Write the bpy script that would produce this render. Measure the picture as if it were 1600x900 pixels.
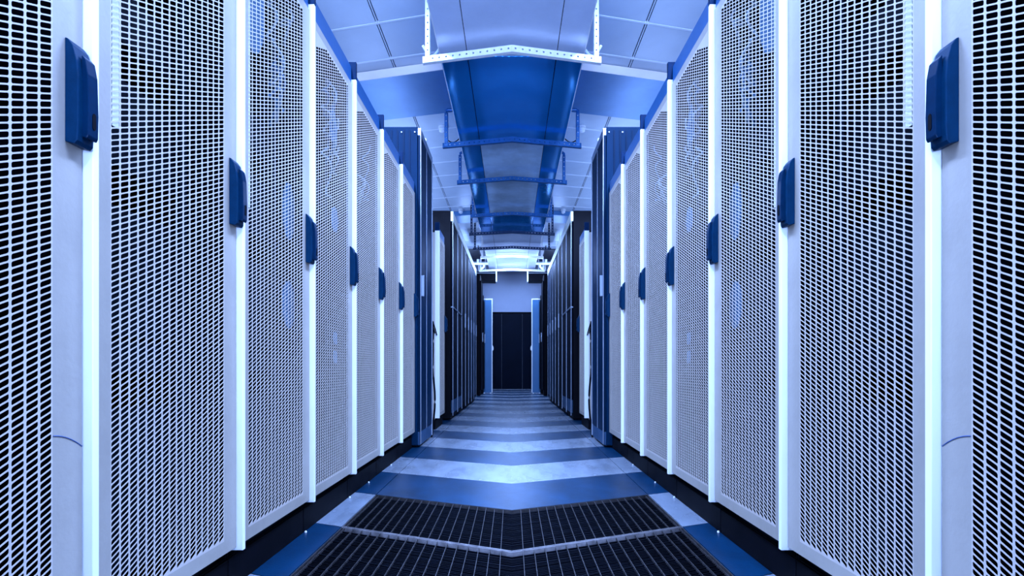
import bpy, bmesh, math, random
from mathutils import Vector, Matrix
random.seed(7)
for o in list(bpy.data.objects): bpy.data.objects.remove(o)
scene = bpy.context.scene
COL = scene.collection

# ------------------------------------------------------------------ camera
F = 882.0                     # focal length in pixels of the 1600 px wide frame
CZ = 0.66                     # low camera, 66 cm above the raised floor
cam = bpy.data.cameras.new('camera'); cam.sensor_width = 36; cam.lens = 36*F/1600
cam.shift_y = (574-450)/1600; cam.clip_start = 0.02; cam.clip_end = 100
co = bpy.data.objects.new('camera', cam); COL.objects.link(co)
co.location = (0, 0, CZ); co.rotation_euler = (math.pi/2, 0, 0)
scene.camera = co

# ------------------------------------------------------------------ world, lights, exposure
scene.view_settings.view_transform = 'Standard'
try: scene.view_settings.look = 'None'
except Exception: pass
scene.view_settings.gamma = 1
scene.view_settings.exposure = 0.0
w = bpy.data.worlds.new('world'); scene.world = w; w.use_nodes = True
w.node_tree.nodes['Background'].inputs[0].default_value = (0.2, 0.4, 1, 1)
w.node_tree.nodes['Background'].inputs[1].default_value = 0.3
LC = (0.29, 0.47, 1.0)        # the hall's blue lamps
PI = math.pi
def area(name, loc, size, power, aim=(0, 0, -1), color=LC, spread=math.pi):
    l = bpy.data.lights.new(name, 'AREA'); l.shape = 'RECTANGLE'; l.size, l.size_y = size
    l.energy = power; l.color = color; l.spread = spread
    o = bpy.data.objects.new(name, l); COL.objects.link(o); o.location = loc
    z = -Vector(aim).normalized(); x = Vector((1, 0, 0)); x = (x-z*x.dot(z)).normalized(); y = z.cross(x)
    o.rotation_euler = Matrix((x, y, z)).transposed().to_euler()       # size is across the aisle, size_y along it
    return o
for s in (-1, 1):
    area('ceiling_lamp', (s*1.05, 0.0, 3.78), (0.25, 2.4), 380)                    # down, beside the duct, above the camera
    area('ceiling_lamp', (s*1.15, 2.9, 3.78), (0.25, 1.8), 360)
    area('ceiling_lamp_up', (s*1.6, 2.2, 3.2), (0.5, 3.2), 130, (0, 0, 1))          # lights the ceiling
    area('far_ceiling_fill', (s*1.9, 9.0, 2.75), (0.6, 5.0), 60, (0, 0, 1))  # unseen fill added above the cabinets to light the far ceiling
    area('gap_fill', (s*1.05, 6.15, 2.6), (0.3, 0.5), 60, (-s*1.0, 0.25, -2.2))  # hidden fill added over the rack gap to brighten the aisle floor
    area('back_lamp', (s*1.15, 13.9, 2.86), (0.3, 1.2), 60, (-s*1.0, 0.2, 0.7))
area('aisle_fill', (0, 11.24, 3.325), (0.9, 0.07), 110)                                 # small fill added out of sight behind a duct bracket, lights the aisle
area('added_end_lamp', (0, 14.4, 3.350), (0.72, 2.7), 130)                                 # lamp panel added under the duct to brighten its last stretch
area('rear_fill', (0, -3.6, 1.1), (2.2, 1.4), 190, (0, 1, 0.45), LC, 1.35)                # fill added behind the camera for rack posts and duct underside

# ------------------------------------------------------------------ materials
def mat(name, col, rough=0.5, metal=0.0, var=0.0, vscale=3.0, bump=0.0, bscale=60.0, col2=None, stretch=(1, 1, 1), coat=0.0):
    m = bpy.data.materials.new(name); m.use_nodes = True
    nt = m.node_tree; b = nt.nodes['Principled BSDF']
    b.inputs['Base Color'].default_value = (*col, 1); b.inputs['Roughness'].default_value = rough
    b.inputs['Metallic'].default_value = metal; b.inputs['Coat Weight'].default_value = coat
    if var > 0 or bump > 0:
        tc = nt.nodes.new('ShaderNodeTexCoord'); mp = nt.nodes.new('ShaderNodeMapping')
        mp.inputs['Scale'].default_value = stretch
        nt.links.new(tc.outputs['Object'], mp.inputs[0])
    if var > 0:
        n = nt.nodes.new('ShaderNodeTexNoise'); n.inputs['Scale'].default_value = vscale; n.inputs['Detail'].default_value = 6
        n.inputs['Roughness'].default_value = 0.65
        r = nt.nodes.new('ShaderNodeValToRGB')
        c2 = col2 if col2 else tuple(c*(1-var) for c in col)
        r.color_ramp.elements[0].position = 0.38; r.color_ramp.elements[1].position = 0.62
        r.color_ramp.elements[0].color = (*c2, 1); r.color_ramp.elements[1].color = (*col, 1)
        nt.links.new(mp.outputs[0], n.inputs['Vector']); nt.links.new(n.outputs['Fac'], r.inputs[0])
        nt.links.new(r.outputs[0], b.inputs['Base Color'])
        mr = nt.nodes.new('ShaderNodeMapRange'); mr.inputs[3].default_value = rough*1.15; mr.inputs[4].default_value = rough*0.85
        nt.links.new(n.outputs['Fac'], mr.inputs[0]); nt.links.new(mr.outputs[0], b.inputs['Roughness'])
    if bump > 0:
        n2 = nt.nodes.new('ShaderNodeTexNoise'); n2.inputs['Scale'].default_value = bscale; n2.inputs['Detail'].default_value = 4
        bp = nt.nodes.new('ShaderNodeBump'); bp.inputs['Strength'].default_value = bump; bp.inputs['Distance'].default_value = 0.01
        nt.links.new(mp.outputs[0], n2.inputs['Vector']); nt.links.new(n2.outputs['Fac'], bp.inputs['Height'])
        nt.links.new(bp.outputs[0], b.inputs['Normal'])
    return m
DARK = ('galvanised_rail','slotted_dark','rack_interior','server_front','black_steel','navy_cabinet_paint','navy_side_panel','dark_glass_door','dark_post_cap','dark_blue_plastic','lever_plastic','dark_end_door','underfloor','dark_grate_steel')
M = {
 'door':   mat('pale_grey_paint', (0.40, 0.34, 0.275), 0.42, 0, 0.16, 2.6, 0.05, 90),
 'mesh':   mat('perforated_steel', (0.56, 0.47, 0.39), 0.4, 0, 0.06, 3),
 'strip':  mat('white_post_paint', (1.0, 0.97, 0.92), 0.35, 0, 0.04, 4),
 'fascia': mat('blue_fascia_paint', (0.008, 0.085, 0.24), 0.4, 0, 0.15, 2),
 'cap':    mat('dark_post_cap', (0.0005, 0.015, 0.05), 0.4, 0, 0.2, 20),
 'handle': mat('dark_blue_plastic', (0.0015, 0.026, 0.065), 0.38, 0, 0.2, 30, 0.05, 200),
 'lever':  mat('lever_plastic', (0.001, 0.018, 0.05), 0.3, 0, 0.2, 30),
 'black':  mat('black_steel', (0.003, 0.003, 0.005), 0.55, 0, 0.3, 5),
 'inner':  mat('rack_interior', (0.001, 0.003, 0.006), 0.7, 0, 0.4, 4),
 'server': mat('server_front', (0.0015, 0.004, 0.009), 0.6, 0, 0.4, 12),
 'rail':   mat('galvanised_rail', (0.006, 0.012, 0.022), 0.6, 0, 0.2, 20),
 'cable':  mat('pale_blue_cable', (0.04, 0.13, 0.24), 0.4, 0, 0.1, 30),
 'cable_i':mat('inner_white_cable', (0.30, 0.38, 0.42), 0.4, 0, 0.1, 30),
 'cable_w':mat('white_cable', (1, 0.95, 0.9), 0.4, 0, 0.1, 30),
 'navy':   mat('navy_cabinet_paint', (0.0003, 0.014, 0.04), 0.45, 0, 0.2, 3),
 'navyside':mat('navy_side_panel', (0.0004, 0.018, 0.05), 0.5, 0, 0.15, 2),
 'glass':  mat('dark_glass_door', (0.001, 0.003, 0.010), 0.6, 0, 0.2, 2),
 'trim':   mat('polished_edge_trim', (0.30, 0.34, 0.40), 0.35, 0.5, 0.1, 10),
 'kick':   mat('blue_kick_plate', (0.012, 0.06, 0.14), 0.45, 0, 0.2, 6),
 'cream':  mat('cream_top_band', (1.0, 0.97, 0.8), 0.4, 0, 0.1, 6),
 'tile_l': mat('light_floor_tile', (0.24, 0.27, 0.31), 0.27, 0, 0.35, 2.5, 0.08, 120, stretch=(3, 1, 1)),
 'tile_d': mat('dark_floor_tile', (0.0006, 0.032, 0.08), 0.34, 0, 0.45, 3.0, 0.08, 120, stretch=(1.5, 1, 1)),
 'under':  mat('underfloor', (0.01, 0.01, 0.015), 0.8, 0, 0.3, 3),
 'grate':  mat('dark_grate_steel', (0.002, 0.003, 0.006), 0.6, 0.0, 0.4, 20),
 'bar':    mat('worn_grate_bar', (0.06, 0.052, 0.052), 0.5, 0.1, 0.6, 25),
 'rim':    mat('worn_grate_rim', (0.4, 0.36, 0.36), 0.4, 0.3, 0.5, 18),
 'ceil':   mat('ceiling_tile', (0.60, 0.66, 0.72), 0.35, 0, 0.08, 1.5),
 'ceilgap':mat('ceiling_void', (0.03, 0.08, 0.18), 0.6, 0, 0.2, 3),
 'tbar':   mat('white_ceiling_grid', (0.85, 0.87, 0.9), 0.4, 0, 0.05, 5),
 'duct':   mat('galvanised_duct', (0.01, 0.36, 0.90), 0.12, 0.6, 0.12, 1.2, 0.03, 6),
 'ductreflect': mat('duct_painted_reflection', (0.66, 0.84, 1.0), 0.16, 0.1, 0.3, 2.0, 0.03, 6),  # bright reflection along the duct's middle, put into the base colour
 'ductlit': mat('duct_painted_light', (0.75, 0.80, 0.92), 0.3, 0.2, 0.12, 1.2, 0.03, 6),  # lamplight on the near and far sections, put into the base colour
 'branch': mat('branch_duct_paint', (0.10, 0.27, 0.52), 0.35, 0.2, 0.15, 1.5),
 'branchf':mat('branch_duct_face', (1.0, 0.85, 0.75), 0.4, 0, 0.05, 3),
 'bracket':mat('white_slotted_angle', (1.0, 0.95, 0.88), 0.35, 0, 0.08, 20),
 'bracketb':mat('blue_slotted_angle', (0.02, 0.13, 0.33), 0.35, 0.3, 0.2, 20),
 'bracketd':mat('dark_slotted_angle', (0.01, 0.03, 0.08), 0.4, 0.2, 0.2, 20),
 'wall':   mat('painted_wall', (0.42, 0.46, 0.56), 0.6, 0, 0.1, 0.8, 0.05, 40),
 'enddoor':mat('dark_end_door', (0.001, 0.004, 0.012), 0.5, 0, 0.3, 2),
 'panelb': mat('blue_partition', (0.03, 0.16, 0.33), 0.4, 0, 0.15, 2),
 'white':  mat('white_plastic', (0.9, 0.9, 0.9), 0.35, 0, 0.05, 10),
 'scuff':  mat('scuff', (0.05, 0.1, 0.25), 0.6, 0, 0.3, 40),
}

for m_ in M.values():
    if m_.name in DARK: m_.node_tree.nodes['Principled BSDF'].inputs['Specular IOR Level'].default_value = 0.05

M['tile_d'].node_tree.nodes['Principled BSDF'].inputs['Specular IOR Level'].default_value = 0.25
M['tile_l'].node_tree.nodes['Principled BSDF'].inputs['Specular IOR Level'].default_value = 0.4
# ------------------------------------------------------------------ helpers
class MB:
    def __init__(s): s.v = []; s.f = []
    def add(s, vs, fs):
        n = len(s.v); s.v += [tuple(p) for p in vs]; s.f += [tuple(i+n for i in f) for f in fs]; return s
    def box(s, x0, x1, y0, y1, z0, z1):
        x0, x1 = min(x0, x1), max(x0, x1); y0, y1 = min(y0, y1), max(y0, y1)
        return s.add([(x0,y0,z0),(x1,y0,z0),(x1,y1,z0),(x0,y1,z0),(x0,y0,z1),(x1,y0,z1),(x1,y1,z1),(x0,y1,z1)],
              [(0,3,2,1),(4,5,6,7),(0,1,5,4),(1,2,6,5),(2,3,7,6),(3,0,4,7)])
    def prism(s, prof, a0, a1, axis='y'):
        """prof: list of 2-D points; axis y -> points are (x,z); axis z -> (x,y); axis x -> (y,z)"""
        n = len(prof)
        def P(p, a): return {'y': (p[0], a, p[1]), 'z': (p[0], p[1], a), 'x': (a, p[0], p[1])}[axis]
        vs = [P(p, a0) for p in prof]+[P(p, a1) for p in prof]
        fs = [tuple(range(n))[::-1], tuple(range(n, 2*n))]
        fs += [(i, (i+1) % n, n+(i+1) % n, n+i) for i in range(n)]
        return s.add(vs, fs)
    def tube(s, pts, r, n=8):
        pts = [Vector(p) for p in pts]; rings = []
        for i, p in enumerate(pts):
            d = (pts[min(i+1, len(pts)-1)]-pts[max(i-1, 0)]).normalized()
            a = d.cross(Vector((0, 0, 1)));
            if a.length < 1e-3: a = d.cross(Vector((1, 0, 0)))
            a.normalize(); b = d.cross(a)
            rings.append([p+a*r*math.cos(2*PI*k/n)+b*r*math.sin(2*PI*k/n) for k in range(n)])
        vs = [q for rg in rings for q in rg]; fs = []
        for i in range(len(rings)-1):
            for k in range(n):
                fs.append((i*n+k, i*n+(k+1) % n, (i+1)*n+(k+1) % n, (i+1)*n+k))
        fs += [tuple(range(n))[::-1], tuple(range((len(rings)-1)*n, len(rings)*n))]
        return s.add(vs, fs)
    def lathe(s, c, prof, n=20):
        vs = []; fs = []
        for r, z in prof: vs += [(c[0]+r*math.cos(2*PI*k/n), c[1]+r*math.sin(2*PI*k/n), c[2]+z) for k in range(n)]
        for i in range(len(prof)-1):
            for k in range(n): fs.append((i*n+k, i*n+(k+1) % n, (i+1)*n+(k+1) % n, (i+1)*n+k))
        fs += [tuple(range(n)), tuple(range((len(prof)-1)*n, len(prof)*n))]
        return s.add(vs, fs)
    def mesh(s, name, m, mir=1, fix=True, bevel=0):
        me = bpy.data.meshes.new(name)
        me.from_pydata([(mir*x, y, z) for x, y, z in s.v], [], s.f)
        if fix:
            bm = bmesh.new(); bm.from_mesh(me)
            if bevel: bmesh.ops.bevel(bm, geom=list(bm.edges), offset=bevel, segments=2, profile=0.5, affect='EDGES', clamp_overlap=True)
            bmesh.ops.recalc_face_normals(bm, faces=bm.faces); bm.to_mesh(me); bm.free()
        me.materials.append(M[m]); return me
    def build(s, name, m, parent=None, mir=1, bevel=0):
        return link(name, s.mesh(name, m, mir, bevel=bevel), parent)
def link(name, me, parent=None):
    o = bpy.data.objects.new(name, me); COL.objects.link(o)
    if parent: o.parent = parent
    return o
def tag(o, label=None, cat=None, group=None, kind=None):
    if label: o['label'] = label
    if cat: o['category'] = cat
    if group: o['group'] = group
    if kind: o['kind'] = kind
    return o
def empty(name, loc=(0, 0, 0), rz=0):
    o = bpy.data.objects.new(name, None); COL.objects.link(o); o.location = loc; o.rotation_euler = (0, 0, rz)
    o.empty_display_size = 0.1; return o
def copy_tree(o, parent=None):
    c = o.copy(); COL.objects.link(c); c.parent = parent
    for ch in [x for x in KIDS.get(o.name, [])]: copy_tree(ch, c)
    return c
KIDS = {}
def index_kids():
    KIDS.clear()
    for o in bpy.data.objects:
        if o.parent: KIDS.setdefault(o.parent.name, []).append(o)

# ------------------------------------------------------------------ room shell
X_WALL, Y_BACK, Y_END, Z_CEIL = 3.3, -4.0, 17.1, 3.86
S_FLOOR, S_CEIL = 0.45, 0.25            # the chevron slant of the joints across the aisle
fl = MB().box(-X_WALL, X_WALL, Y_BACK, Y_END, -0.42, -0.38).build('floor', 'under'); tag(fl, kind='structure')
ce = MB().box(-X_WALL, X_WALL, Y_BACK, Y_END, Z_CEIL+0.02, Z_CEIL+0.10).build('ceiling', 'ceilgap'); tag(ce, kind='structure')
for nm, b in (('wall_left', (-X_WALL-0.1, -X_WALL, Y_BACK, Y_END)), ('wall_right', (X_WALL, X_WALL+0.1, Y_BACK, Y_END)),
              ('wall_back', (-X_WALL, X_WALL, Y_BACK-0.1, Y_BACK)), ('wall_end', (-X_WALL, X_WALL, Y_END, Y_END+0.1))):
    tag(MB().box(*b, -0.42, Z_CEIL+0.1).build(nm, 'wall'), kind='structure')

# raised floor: one object per tile, joints open
def chevron(xa, y0, y1, s, z0, z1):
    return MB().prism([(-xa, y0+s*xa), (0, y0), (xa, y0+s*xa), (xa, y1+s*xa), (0, y1), (-xa, y1+s*xa)], z0, z1, 'z')
def slant(xa, xb, y0, y1, s, z0, z1):
    return MB().prism([(xa, y0+s*abs(xa)), (xb, y0+s*abs(xb)), (xb, y1+s*abs(xb)), (xa, y1+s*abs(xa))], z0, z1, 'z')
XT = 0.705; P = 0.59; G = 0.0025
tl = {}
for k, mm in ((0, 'tile_d'), (1, 'tile_l')):
    tl['c', k] = chevron(XT-G, G, P-G, S_FLOOR, -0.035, 0).mesh('floor_tile', mm)
    for s in (-1, 1):
        tl[s, k] = slant(s*(XT+G), s*1.30, G, P-G, S_FLOOR, -0.035, 0).mesh('floor_tile', mm)
for n in range(-7, 24):
    y0 = 2.61+P*n; light = n % 2
    if n not in (-1, -2):
        o = link('floor_tile', tl['c', light], fl); o.location = (0, y0, 0)
    for s in (-1, 1):
        o = link('floor_tile', tl[s, light], fl); o.location = (0, y0, 0)
# threshold slab in front of the end door
MB().box(-1.3, 1.3, 16.95, Y_END, -0.03, 0.004).build('threshold', 'tile_l', fl)
# outer strips of the floor under and behind the cabinets
for s in (-1, 1): MB().box(s*1.31, s*X_WALL, Y_BACK, Y_END, -0.035, -0.001).build('outer_floor_panel', 'tile_d', fl)

# open steel gratings
for gi, y0 in enumerate((2.61-P, 2.61-2*P)):
    g = empty('floor_grating', (0, y0, 0))
    tag(g, ('black steel floor grating next to the first solid floor tiles' if gi == 0 else
            'black steel floor grating closest to the camera at the bottom of the picture'), 'grating', 'steel gratings in the aisle floor')
    def band(ya, yb, z0, z1): return [(-XT+G, ya+S_FLOOR*XT), (0, ya), (XT-G, ya+S_FLOOR*XT), (XT-G, yb+S_FLOOR*XT), (0, yb), (-XT+G, yb+S_FLOOR*XT)]
    MB().prism(band(0.003, 0.0065, 0, 0), -0.03, 0.0015, 'z').build('near_rim', 'rim', g)
    MB().prism(band(P-0.006, P-0.003, 0, 0), -0.03, 0.0, 'z').build('far_rim', 'rim' if gi == 1 else 'bar', g)
    for s in (-1, 1):
        slant(s*(XT-0.006), s*(XT-0.003), 0.006, P-0.006, S_FLOOR, -0.03, 0.0005).build('side_rim', 'bar', g)
    bm_ = MB().box(-0.0009, 0.0009, 0.008, P-0.008, -0.012, -0.001).mesh('bar', 'bar')
    for i in range(-17, 18):
        if i == 0: continue
        x = i*0.0405
        o = link('bar', bm_, g); o.location = (x, S_FLOOR*abs(x), 0)
    sl = MB(); n = int((P-0.03)/0.014)
    for i in range(n):
        ya = 0.018+i*0.014
        sl.prism(band(ya, ya+0.003+random.random()*0.001, 0, 0), -0.028, -0.006-random.random()*0.003, 'z')
    tag(sl.build('cross_slats', 'grate', g), kind='stuff')
    MB().prism(band(0.012, P-0.012, 0, 0), -0.2, -0.19, 'z').build('damper_plate', 'grate', g)

# suspended ceiling: tiles and cross bars
PC = 0.6; cols = [(0.05, 0.65), (0.65, 1.25), (1.25, 1.85), (1.85, 2.45), (2.45, 3.05)]
tc = {}
for ci, (a, b) in enumerate(cols):
    for s in (-1, 1): tc[ci, s] = slant(s*(a+0.016), s*(b-0.016), 0.012, PC-0.012, S_CEIL, Z_CEIL, Z_CEIL+0.02).mesh('ceiling_tile', 'ceil')
gb = {s: slant(s*0.05, s*3.05, -0.012, 0.012, S_CEIL, Z_CEIL-0.004, Z_CEIL+0.015).mesh('grid_bar', 'tbar') for s in (-1, 1)}
for s in (-1, 1):
    for x in (0.65, 1.25, 1.85, 2.45):
        MB().box(s*(x-0.004), s*(x+0.004), Y_BACK+0.02, Y_END-0.02, Z_CEIL-0.003, Z_CEIL+0.015).build('main_runner', 'tbar', ce)
for n in range(-13, 20):
    y0 = 4.935+PC*n
    for s in (-1, 1):
        for ci in range(len(cols)):
            if y0+PC+S_CEIL*cols[ci][1] > Y_END-0.02: continue
            o = link('ceiling_tile', tc[ci, s], ce); o.location = (0, y0, 0)
        if y0+S_CEIL*3.05 < Y_END-0.05:
            o = link('grid_bar', gb[s], ce); o.location = (0, y0, 0)

# end door in the end wall
d = empty('door_1', (0, Y_END, 0)); tag(d, kind='structure')
MB().box(-0.62, -0.315, -0.05, -0.002, 0.0, 2.28).build('side_leaf', 'enddoor', d, bevel=0.003)
MB().box(0.315, 0.62, -0.05, -0.002, 0.0, 2.28).build('side_leaf', 'enddoor', d, bevel=0.003)
MB().box(-0.31, 0.31, -0.04, -0.002, 0.0, 2.28).build('middle_leaf', 'enddoor', d, bevel=0.003)
f_ = MB().box(-0.67, -0.625, -0.07, 0, 0, 2.33).box(0.625, 0.67, -0.07, 0, 0, 2.33).box(-0.67, 0.67, -0.07, 0, 2.285, 2.33)
f_.build('door_frame', 'black', d)

# ------------------------------------------------------------------ white server racks
K = 5/F                                   # both rows close in by 5.7 mm per metre
def row_empty(name, s, D, x0):            # s=-1 left row, +1 right row
    return empty(name, (s*(x0-K*D), D, 0), s*math.atan(K))
PV, PH_, CS = 0.0279, 0.0125, 0.448       # hole pitch along, up, and slant
V0, NC, ZB, ZT = 0.0725, 16, 0.170, 2.047
def perforated(mir):
    """steel sheet with 16 columns of slanted slots; x is the face normal, y along, z up"""
    mb = MB(); th = 0.0009
    ha, hb, rc = PV/2-0.0021, PH_/2-0.00145, 0.0026
    ring = []
    for cx, cy, a0 in ((ha-rc, hb-rc, 0), (-ha+rc, hb-rc, 90), (-ha+rc, -hb+rc, 180), (ha-rc, -hb+rc, 270)):
        for t in (0, 45, 90):
            a = math.radians(a0+t); ring.append((cx+rc*math.cos(a), cy+rc*math.sin(a)))
    # ring order: 12 points, corners TR, TL, BL, BR
    nrow = int((ZT-ZB-PH_)/PH_)
    for c in range(NC):
        va = V0+c*PV; vc = va+PV/2
        rows = nrow-max(0, 4-c)
        base = ZB
        for r in range(rows):
            zc = base+r*PH_+PH_/2+CS*PV/2
            cor = [(va+PV, zc+PH_/2+CS*PV/2), (va, zc+PH_/2-CS*PV/2), (va, zc-PH_/2-CS*PV/2), (va+PV, zc-PH_/2+CS*PV/2)]
            vs = [(0, p[0], p[1]) for p in cor]
            hp = [(vc+a, zc+b+CS*a) for a, b in ring]
            vs += [(0, p[0], p[1]) for p in hp]+[(-th, p[0], p[1]) for p in hp]
            fs = []
            for q in range(4):
                i0 = 4+q*3; nx = 4+((q+1) % 4)*3
                fs += [(q, i0, i0+1), (q, i0+1, i0+2), (q, i0+2, nx, (q+1) % 4)]
            for i in range(12):
                j = (i+1) % 12; fs.append((4+i, 16+i, 16+j, 4+j))
            mb.add(vs, fs)
        zt = base+rows*PH_
        mb.add([(0, va, zt), (0, va+PV, zt+CS*PV), (0, va+PV, ZT+0.001), (0, va, ZT+0.001)], [(0, 1, 2, 3)])
        mb.add([(0, va, base-0.001), (0, va+PV, base-0.001), (0, va+PV, base+CS*PV), (0, va, base)], [(0, 1, 2, 3)])
    me = bpy.data.meshes.new('perforated_panel')
    me.from_pydata([(mir*x, y, z) for x, y, z in mb.v], [], [f if mir > 0 else f[::-1] for f in mb.f])
    me.materials.append(M['mesh']); return me

def rack(mir):
    t = empty('server_rack')
    B = lambda mb, n, m, p=t, bv=0: mb.build(n, m, p, mir, bv)
    # carcass
    B(MB().box(-0.95, -0.03, 0.003, 0.007, 0.1, 2.10), 'side_panel', 'inner', t)
    B(MB().box(-0.95, -0.03, 0.583, 0.587, 0.1, 2.10), 'side_panel', 'inner', t)
    B(MB().box(-0.955, -0.951, 0.003, 0.587, 0.1, 2.10), 'back_panel', 'inner', t)
    B(MB().box(-0.95, -0.03, 0.003, 0.587, 2.101, 2.106), 'roof_panel', 'inner', t)
    B(MB().box(-0.95, -0.03, 0.003, 0.587, 0.095, 0.099), 'floor_panel', 'inner', t)
    B(MB().box(-0.95, -0.025, 0.002, 0.588, 0.0, 0.094), 'plinth', 'black', t, 0.002)
    f = MB(); f.box(-0.03, -0.004, 0.018, 0.588, 2.086, 2.172)
    B(f, 'top_fascia', 'fascia', t, 0.002)
    B(MB().box(-0.03, 0.0186, 0.0, 0.0165, 0.121, 2.109), 'corner_post', 'strip', t, 0.002)
    B(MB().box(-0.03, 0.0190, -0.001, 0.0175, 2.1095, 2.1975), 'post_cap', 'cap', t, 0.001)
    # door: frame with two stiles and two rails
    dm = MB(); zb, zt = 0.132, 2.083; va, vb = 0.0185, 0.5865; p0, p1 = V0, V0+NC*PV
    for (a, b, c, d_) in ((va, p0, zb, zt), (p1, vb, zb, zt), (p0, p1, zb, ZB-0.001), (p0, p1, ZT+0.001, zt)):
        dm.box(-0.003, 0.0, a, b, c, d_)
    for (a, b, c, d_) in ((va, va+0.004, zb, zt), (vb-0.004, vb, zb, zt), (va, vb, zb, zb+0.004), (va, vb, zt-0.004, zt)):
        dm.box(-0.022, -0.0031, a, b, c, d_)          # folded edges
    door = B(dm, 'door', 'door', t)
    pm = link('perforated_panel', PERF[mir], door)
    # swing handle
    pr = [(0.0, 1.072), (0.017, 1.068), (0.0225, 1.074), (0.0240, 1.10), (0.0240, 1.19), (0.021, 1.222), (0.014, 1.248), (0.005, 1.260), (0, 1.262)]
    B(MB().prism(pr, 0.546, 0.586, 'y'), 'handle_base', 'handle', door, 0.0015)
    pl = [(0.022, 1.085), (0.032, 1.082), (0.0350, 1.088), (0.036, 1.13), (0.034, 1.20), (0.029, 1.228), (0.022, 1.236)]
    B(MB().prism(pl, 0.557, 0.582, 'y'), 'handle_lever', 'lever', door, 0.0015)
    kh = MB(); kh.prism([(0.570+0.0045*math.cos(a)*1.0, (1.125 if math.sin(a) > 0 else 1.108)+0.007*math.sin(a)) for a in [2*PI*i/16 for i in range(16)]], 0.0352, 0.0366, 'x')
    B(kh, 'keyhole', 'black', door)
    # inside: rails, units, cables
    for v in (0.075, 0.475):
        r = MB().box(-0.10, -0.097, v, v+0.028, 0.13, 2.07)
        B(r, 'mounting_rail', 'rail', t)
    B(MB().box(-0.018, -0.0165, 0.100, 0.120, 1.163, 2.06), 'hinge_rail', 'strip', t)
    zz = 0.16
    rnd = random.Random(3)
    for i in range(9):
        h = rnd.choice((0.088, 0.133, 0.177)); 
        if zz+h > 1.75: break
        B(MB().box(-0.75, -0.105-rnd.random()*0.03, 0.06, 0.53, zz, zz+h-0.006), 'server_unit', 'server', t)
        zz += h+rnd.choice((0.0, 0.0, 0.09))
    return t

def rack_cables(t, mir, seed, dens):
    rnd = random.Random(seed)
    for k in range(dens):                       # curly cables high up at the far end of the rack
        v = rnd.uniform(0.34, 0.50); z = rnd.uniform(1.70, 2.04); pts = []
        L = rnd.uniform(0.08, 0.30); ph = rnd.uniform(0, 6); sw = rnd.uniform(-0.08, 0.05); rr = rnd.uniform(0.015, 0.03)
        for i in range(18):
            q = i/17
            pts.append((-0.06+0.02*math.sin(q*11+ph), v+sw*q+rr*math.sin(q*7+ph), z-L*q+rr*0.6*math.cos(q*9+ph)))
        MB().tube(pts, 0.0045, 6).build('cable', 'cable_i' if k % 2 == 0 else 'cable', t, mir)
def rack_lit_patches(t, mir, lst):  # oval plates stand in for reflections and lit patches inside the racks
    for v, z, rv, rz in lst:
        MB().prism([(v+rv*math.cos(2*PI*i/20), z+rz*math.sin(2*PI*i/20)) for i in range(20)], -0.050, -0.046, 'x').build('lit_patch', 'cable', t, mir)
ORD = ['nearest', 'second', 'third', 'fourth', 'fifth', 'sixth', 'seventh']
PERF = {1: perforated(1), -1: perforated(-1)}
PROTO = {1: rack(1), -1: rack(-1)}
index_kids()
used = {1: False, -1: False}
for s in (-1, 1):
    mir = -s
    side = 'left' if s < 0 else 'right'
    spots = [1.0715+0.59*k for k in range(-1, 6)]+[5.977]
    protos = []
    for i, D in enumerate(spots):
        if used[mir]: o = copy_tree(PROTO[mir])
        else: o = PROTO[mir]; used[mir] = True
        o.location = (s*(0.82-K*D), D, 0); o.rotation_euler = (0, 0, s*math.atan(K))
        if i < 7:
            lab = ('white perforated server rack cut off by the %s picture edge, with scuffed door edge' % side if i == 0 else
                   '%s whole white perforated server rack in the %s row from the camera' % (['', 'nearest', 'second', 'third', 'fourth', 'fifth', 'sixth'][i], side))
        else:
            MB().box(-0.90, -0.03, -0.003, 0.002, 0.11, 2.09).build('outer_side_panel', 'mesh', o, mir)
            for q in (0.0, 0.022): MB().tube([(-0.075+q, -0.008, 1.17-q), (-0.05+q, -0.012, 1.10-q), (-0.03+q, -0.008, 1.02-q)], 0.006, 6).build('side_latch', 'black', o, mir)
            lab = 'lone white server rack between the dark tall cabinets on the %s' % side
        tag(o, lab, 'server rack', 'white perforated server racks')
        protos.append(o)
    for i, dens in ((2, 6), (3, 9), (4, 4)): rack_cables(protos[i], mir, i, dens)
    rack_lit_patches(protos[2], mir, [(0.50, 1.256, 0.055, 0.11), (0.50, 0.90, 0.06, 0.09), (0.20, 1.86, 0.09, 0.16)])
    rack_lit_patches(protos[3], mir, [(0.46, 1.37, 0.05, 0.06), (0.47, 0.80, 0.03, 0.03), (0.47, 0.71, 0.03, 0.03), (0.44, 1.80, 0.05, 0.09)])
    # the long curved scuff on the nearest door
    dk = [c for c in bpy.data.objects if c.parent == protos[0] and c.name.startswith('door')][0]
    MB().tube([(0.0003, 0.520+0.066*q, 0.538-0.004*q-0.023*q*q) for q in [i/10 for i in range(11)]], 0.0012, 5).build('scuff_mark', 'scuff', dk, mir)

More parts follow.
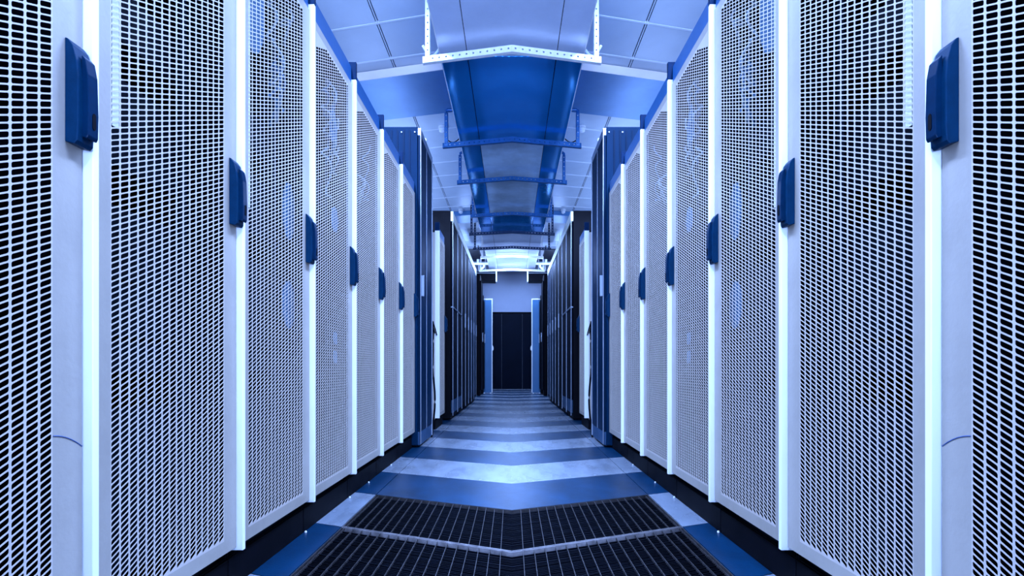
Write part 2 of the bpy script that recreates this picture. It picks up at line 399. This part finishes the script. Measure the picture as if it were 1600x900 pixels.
# ------------------------------------------------------------------ dark tall cabinets
def cabinet(name, s, D, width, x0, ztop, style):
    t = row_empty(name, s, D, x0); mir = -s; W = width-0.006
    B = lambda mb, n, m, bv=0, p=t: mb.build(n, m, p, mir, bv)
    if style == 'navy':
        B(MB().box(-1.0, -0.03, 0, W, 0.02, ztop), 'body', 'navyside', 0.004)
        for i in range(4):                                        # pressed ribs on the near side
            B(MB().box(-0.10-0.05*i, -0.085-0.05*i, -0.004, 0.0, 0.06, ztop-0.03), 'side_rib', 'navy', 0.001)
        half = W/2
        for a, b in ((0.012, half-0.004), (half+0.008, W-0.012)):
            dd = B(MB().box(-0.028, -0.006, a, b, 0.135, ztop-0.07), 'door', 'navy', 0.002)
        B(MB().box(-0.006, 0.0, 0, 0.008, 0.03, ztop-0.01), 'edge_trim', 'trim', 0.001)
        B(MB().box(-0.03, -0.003, half-0.003, half+0.007, 0.13, ztop-0.07), 'edge_trim', 'trim', 0.001)
        B(MB().box(-0.03, 0.0, W-0.010, W, 0.03, ztop-0.01), 'edge_trim', 'trim', 0.001)
        B(MB().box(-0.03, -0.004, 0.012, W-0.012, ztop-0.065, ztop-0.005), 'top_band', 'trim', 0.002)
        B(MB().box(-0.03, -0.010, 0.012, W-0.012, 0.02, 0.13), 'kick_plate', 'kick', 0.002)
        B(MB().box(-0.005, 0.020, 0.03, 0.048, CZ+(574-463)*4.66/F, CZ+(574-430)*4.66/F), 'handle', 'trim', 0.004)
        for u in (-0.05, -0.16):
            B(MB().lathe((u, -0.004, ztop-0.05), [(0.006, 0), (0.006, 0.008)], 8), 'screw', 'white')
        B(MB().lathe((-0.02, 0.3, ztop), [(0.02, 0), (0.02, 0.02), (0.006, 0.03)], 10), 'lifting_eye', 'white')
    else:
        B(MB().box(-1.0, -0.03, 0, W, 0.02, ztop), 'body', 'black', 0.004)
        g = 'glass'
        if style == 'split':
            B(MB().box(-0.028, -0.006, 0.03, W-0.03, 1.42, ztop-0.14), 'upper_door', g, 0.002)
            B(MB().box(-0.028, -0.006, 0.03, W-0.03, 0.26, 1.40), 'lower_door', g, 0.002)
            B(MB().box(-0.028, 0.004, 0.0, W, 1.403, 1.417), 'dividing_rail', 'trim', 0.001)
            B(MB().box(-0.028, -0.008, 0.03, W-0.03, 0.09, 0.25), 'kick_plate', 'kick', 0.002)
        else:
            B(MB().box(-0.028, -0.006, 0.03, W-0.03, 0.13, ztop-0.14), 'door', 'navy' if style == 'bluedoor' else g, 0.002)
            B(MB().box(-0.006, 0.012, W-0.10, W-0.075, 1.27, 1.49), 'handle', 'trim', 0.003)
        for a in (0.0, W-0.022):
            B(MB().box(-0.008, 0.0, a, a+0.022, 0.06, ztop-0.02), 'edge_trim', 'trim' if style != 'black' else 'black', 0.002)
        if style != 'black':
            B(MB().box(-0.03, 0.002, 0.0, W, ztop-0.13, ztop-0.01), 'top_band', 'cream', 0.002)
    return t
for s in (-1, 1):
    side = 'left' if s < 0 else 'right'
    t = cabinet('tall_cabinet', s, 4.63, 0.65, 0.772, 2.634, 'navy')
    tag(t, 'tall navy cabinet with bright vertical trims at the end of the %s white racks' % side, 'cabinet', 'tall dark cabinets')
    for i in range(7):
        st = 'split' if i < 2 else ('door' if i < 4 else 'bluedoor')
        t = cabinet('glass_door_cabinet', s, 7.02+0.6*i, 0.6, 0.772, 2.61, st)
        o = ['nearest', 'second', 'third', 'fourth', 'fifth', 'sixth', 'farthest'][i]
        tag(t, '%s of the seven dark cabinets under the bright top band, %s side' % (o, side) if i else
            'black cabinet with the exposed black side and glass doors in two tiers, %s side' % side, 'cabinet', 'far dark cabinets with glass doors')
    t = cabinet('black_cabinet', s, 13.0, 0.62, 0.707+0.074, 2.80, 'black')
    tag(t, 'tallest black cabinet far down the aisle on the %s' % side, 'cabinet', 'black cabinets by the end wall')
    t = cabinet('black_cabinet', s, 13.65, 0.5, 0.709+0.050, 2.43, 'black')
    tag(t, 'lower black cabinet just beside the blue partition on the %s' % side, 'cabinet', 'black cabinets by the end wall')
    # partition leaf by the end door
    p = empty('partition_panel', (s*0.62, 14.3, 0))
    tag(p, 'blue upright panel with a bright white edge beside the end door on the %s' % side, 'panel', 'partition panels by the end door')
    mir = -s
    MB().box(-0.13, 0.10, 0, 0.04, 0.02, 2.37).build('board', 'panelb', p, mir, 0.002)
    MB().box(0.10, 0.125, -0.006, 0.045, 0.02, 2.40).build('edge_profile', 'strip', p, mir, 0.003)
    MB().box(-0.13, 0.10, -0.006, 0.045, 2.371, 2.40).build('top_profile', 'strip', p, mir, 0.002)
    MB().prism([(0.125, 1.08), (0.148, 1.10), (0.152, 1.15), (0.140, 1.20), (0.125, 1.22)], 0.005, 0.035, 'y').build('handle', 'strip', p, mir, 0.002)
    for a in (-0.10, 0.06): MB().box(a, a+0.035, -0.01, 0.04, 0.0, 0.019).build('foot', 'white', p, mir)
    # black cable hanging in the gap behind the navy cabinet
    cx = s*0.757
    MB_ = MB().tube([(cx, 5.40+0.01*math.sin(q*9), 1.10-1.0*q) if q < 0.5 else (cx-s*0.02*math.sin((q-0.5)*6.3), 5.40, 1.10-1.0*q) for q in [i/24 for i in range(25)]]+[(cx, 5.36, 0.02), (cx, 5.3, 0.012)], 0.009, 8)
    tag(MB_.build('power_cable', 'black'), 'black power cable hanging down behind the %s navy cabinet' % side, 'cable', 'hanging black power cables')
    # levelling feet and debris: bright bolts along the plinths
    for i, D in enumerate((1.75, 2.25, 2.85, 3.22, 3.8)):
        b = MB().lathe((s*(0.835-K*D), D, 0.0), [(0.004, 0), (0.005, 0.002), (0.0045, 0.007), (0.002, 0.009)], 10).build('levelling_bolt', 'white')
        tag(b, 'tiny bright bolt at the foot of the %s white racks, %s from the camera' % (side, ['nearest', 'second', 'third', 'fourth', 'fifth'][i]), 'bolt', 'bright bolts along the plinths')

# ------------------------------------------------------------------ overhead duct, branches, brackets
ZD = CZ+2.70
du = empty('air_duct', (0, 4, ZD)); tag(du, 'long galvanised air duct running down the aisle under the ceiling', 'duct')
YD0, YD1 = -3.9, 15.9
prev = YD0
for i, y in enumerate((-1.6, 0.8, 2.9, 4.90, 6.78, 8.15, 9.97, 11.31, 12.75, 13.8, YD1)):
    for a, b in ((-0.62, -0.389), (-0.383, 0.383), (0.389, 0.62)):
        o = MB().box(a, b, prev-4+0.002, y-4-0.002, 0.0, 0.45).build('duct_section', 'ductlit' if (y < 5 or y > 12) else ('ductreflect' if 7 < y < 10.5 and b-a > 0.5 else 'duct'), du, bevel=0.003)
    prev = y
MB().box(-0.60, 0.60, YD0-4, YD1-4, 0.01, 0.44).build('duct_core', 'black', du)
for s in (-1, 1):
    MB().box(s*0.62, s*0.627, YD0-4, YD1-4, 0.0, 0.03).build('edge_flange', 'bracket', du)
# branch ducts: white near face, blue underside
for s in (-1, 1):
    side = 'left' if s < 0 else 'right'
    for bi, (ya, yb) in enumerate(((5.86, 6.85), (11.45, 12.05))):
        t = empty('branch_duct', (s*0.63, ya, CZ+3.107))
        tag(t, ('wide branch duct with white front face leaving the %s side of the main duct' if bi == 0 else
                'far branch duct above the glass door cabinets on the %s') % side, 'duct', 'branch ducts crossing to the sides')
        sc = S_CEIL
        def sl2(xa, xb, y0, y1, z0, z1): return MB().prism([(s*xa, y0+sc*xa), (s*xb, y0+sc*xb), (s*xb, y1+sc*xb), (s*xa, y1+sc*xa)], z0, z1, 'z')
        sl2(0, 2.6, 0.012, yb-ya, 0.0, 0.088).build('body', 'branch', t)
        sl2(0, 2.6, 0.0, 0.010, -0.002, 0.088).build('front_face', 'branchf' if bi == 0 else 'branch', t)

def slotted(mb, p0, p1, w, nrm):
    pass
def bracket(y, half, zb, ztop, m, label, inner=None):
    t = empty('duct_bracket', (0, y, zb)); tag(t, label, 'bracket', 'slotted brackets under the duct')
    hh = 0.052; sc = 0.23
    for s in (-1, 1):
        # front leg of the angle: a plate punched with a row of round holes
        mb = MB(); pitch = 0.058; n = int(half/pitch); 
        x0 = 0.0; 
        for i in range(n):
            xa, xb = i*half/n, (i+1)*half/n; xm = (xa+xb)/2; r = 0.008
            ring = [(xm+r*math.cos(a), hh/2+r*math.sin(a)) for a in [math.radians(45+45*k) for k in range(8)]]
            cor = [(xb, hh), (xa, hh), (xa, 0), (xb, 0)]
            P3 = lambda p, dy=0: (s*p[0], sc*p[0]+dy, p[1])
            vs = [P3(p) for p in cor]+[P3(p) for p in ring]+[P3(p, 0.003) for p in ring]
            fs = []
            for q in range(4):
                i0 = 4+q*2; nx = 4+((q+1) % 4)*2
                fs += [(q, i0, i0+1), (q, i0+1, nx, (q+1) % 4)]
            for k in range(8): fs.append((4+k, 12+k, 12+(k+1) % 8, 4+(k+1) % 8))
            mb.add(vs, fs)
        mb.build('cross_bar', m, t)
        MB().prism([(0, 0), (s*half, sc*half), (s*half, sc*half+0.04), (0, 0.04)], -0.003, 0.0, 'z').build('bottom_flange', m, t)
        # hanger
        hx = half-0.045; w_ = 0.042; mb = MB(); L = ztop-zb; n = max(3, int(L/0.058)); 
        for i in range(n):
            za, zb2 = i*L/n+0.01, (i+1)*L/n+0.01; zm = (za+zb2)/2; r = 0.007
            ring = [(r*math.cos(a), zm+r*math.sin(a)) for a in [math.radians(45+45*k) for k in range(8)]]
            cor = [(w_/2, zb2), (-w_/2, zb2), (-w_/2, za), (w_/2, za)]
            P3 = lambda p, dy=0: (s*(hx+p[0]), sc*hx-0.006+dy, p[1])
            vs = [P3(p) for p in cor]+[P3(p) for p in ring]+[P3(p, 0.003) for p in ring]; fs = []
            for q in range(4):
                i0 = 4+q*2; nx = 4+((q+1) % 4)*2
                fs += [(q, i0, i0+1), (q, i0+1, nx, (q+1) % 4)]
            for k in range(8): fs.append((4+k, 12+k, 12+(k+1) % 8, 4+(k+1) % 8))
            mb.add(vs, fs)
        mb.build('hanger', m, t)
        MB().box(s*(hx-w_/2), s*(hx-w_/2+0.003), sc*hx-0.006, sc*hx+0.03, 0.01, L+0.01).build('hanger_flange', m, t)
        if ztop < Z_CEIL-0.05:
            MB().tube([(s*hx, sc*hx, L), (s*hx, sc*hx, L+0.03), (s*(hx-0.02), sc*hx, L+0.045), (s*0.632, sc*hx, L+0.045)], 0.02, 8).build('top_hook', m, t)
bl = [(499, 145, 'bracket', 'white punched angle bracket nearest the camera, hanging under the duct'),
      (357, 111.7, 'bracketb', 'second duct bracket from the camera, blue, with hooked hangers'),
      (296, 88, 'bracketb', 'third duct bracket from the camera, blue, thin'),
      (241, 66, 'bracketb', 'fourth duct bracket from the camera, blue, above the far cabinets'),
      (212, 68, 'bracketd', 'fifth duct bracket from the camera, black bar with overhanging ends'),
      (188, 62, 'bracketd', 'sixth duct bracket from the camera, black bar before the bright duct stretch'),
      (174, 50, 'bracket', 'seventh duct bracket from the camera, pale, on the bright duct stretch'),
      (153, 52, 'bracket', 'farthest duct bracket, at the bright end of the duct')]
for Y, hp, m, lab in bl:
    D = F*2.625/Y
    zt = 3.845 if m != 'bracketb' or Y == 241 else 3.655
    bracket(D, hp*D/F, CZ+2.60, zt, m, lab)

for s in (-1, 1):
    side = 'left' if s < 0 else 'right'
    # cables looped between hanger and duct
    c1 = MB().tube([(s*(0.765-0.125*q), 4.84+0.2*q, 3.42-0.06*math.sin(q*PI)+0.10*q*q) for q in [i/12 for i in range(13)]], 0.012, 8)
    tag(c1.build('cable_loop', 'cable_w'), 'white cable looping behind the nearest bracket hanger on the %s' % side, 'cable', 'cables beside the duct')
    c2 = MB().tube([(s*(0.80-0.17*q), 6.80, 3.42-0.05*math.sin(q*PI)) for q in [i/12 for i in range(13)]], 0.007, 8)
    tag(c2.build('cable_loop', 'black'), 'thin dark cable looping from the second bracket to the duct on the %s' % side, 'cable', 'cables beside the duct')
    # ceiling detectors
    for k, (px, py) in enumerate(((691, 203), (720, 331))):
        D = F*3.15/(574-py); x = (800-px)*D/F
        t = empty('smoke_detector', (s*x, D, Z_CEIL))
        tag(t, '%s white ceiling detector on the %s of the duct' % (('nearer', 'farther')[k], side), 'detector', 'ceiling detectors')
        MB().lathe((0, 0, -0.03), [(0.05, 0.028), (0.055, 0.0)], 20).build('base', 'white', t)
        MB().lathe((0, 0, -0.085), [(0.015, 0), (0.04, 0.012), (0.045, 0.05)], 20).build('sensor_head', 'white', t)
    # dark air handler boxes hanging near the end wall, white pipes on top
    t = empty('ceiling_air_unit', (s*0.72, 15.5, 3.04))
    tag(t, 'black box unit hanging by the end of the duct on the %s' % side, 'air unit', 'hanging black box units')
    MB().box(-0.26, 0.26, 0, 0.5, 0.0, 0.25).build('housing', 'black', t, bevel=0.004)
    MB().box(-0.26, 0.26, -0.02, 0.0, 0.20, 0.215).build('front_lip', 'trim', t)
    MB().box(-s*0.29-0.015, -s*0.29+0.015, -0.02, 0.10, -0.03, 0.30).build('side_bracket', 'strip', t)
    for a in (s*0.02, s*0.2): MB().box(a-0.015, a+0.015, 0.2, 0.23, 0.25, 0.8).build('hanger', 'strip', t)
    pt = empty('pipe_run', (s*0.85, 14.9, 3.40))
    tag(pt, 'white pipe elbow above the black box unit on the %s' % side, 'pipe', 'white pipes by the end of the duct')
    MB().tube([(-0.22, 0, 0), (0.22, 0, 0)], 0.035, 12).build('pipe', 'white', pt)
    MB().tube([(s*0.05, 0, 0), (s*0.05, 0, 0.42)], 0.03, 12).build('riser', 'white', pt)
    MB().tube([(-s*0.12, -0.02, -0.02), (-s*0.10, -0.02, -0.1), (-s*0.03, -0.02, -0.15)], 0.03, 10).build('elbow', 'white', pt)
    ct = empty('cable_tray', (s*0.95, 13.2, 3.42))
    tag(ct, 'dark cable tray hanging beside the far duct on the %s' % side, 'cable tray', 'dark cable trays beside the far duct')
    MB().box(-0.16, 0.16, 0, 1.2, 0, 0.01).box(-0.16, -0.15, 0, 1.2, 0.01, 0.1).box(0.15, 0.16, 0, 1.2, 0.01, 0.1).build('tray', 'black', ct)
    for a in (0.1, 1.1): MB().tube([(0.17, a, 0.02), (0.17, a, 0.43)], 0.006, 6).build('rod', 'bracket', ct)
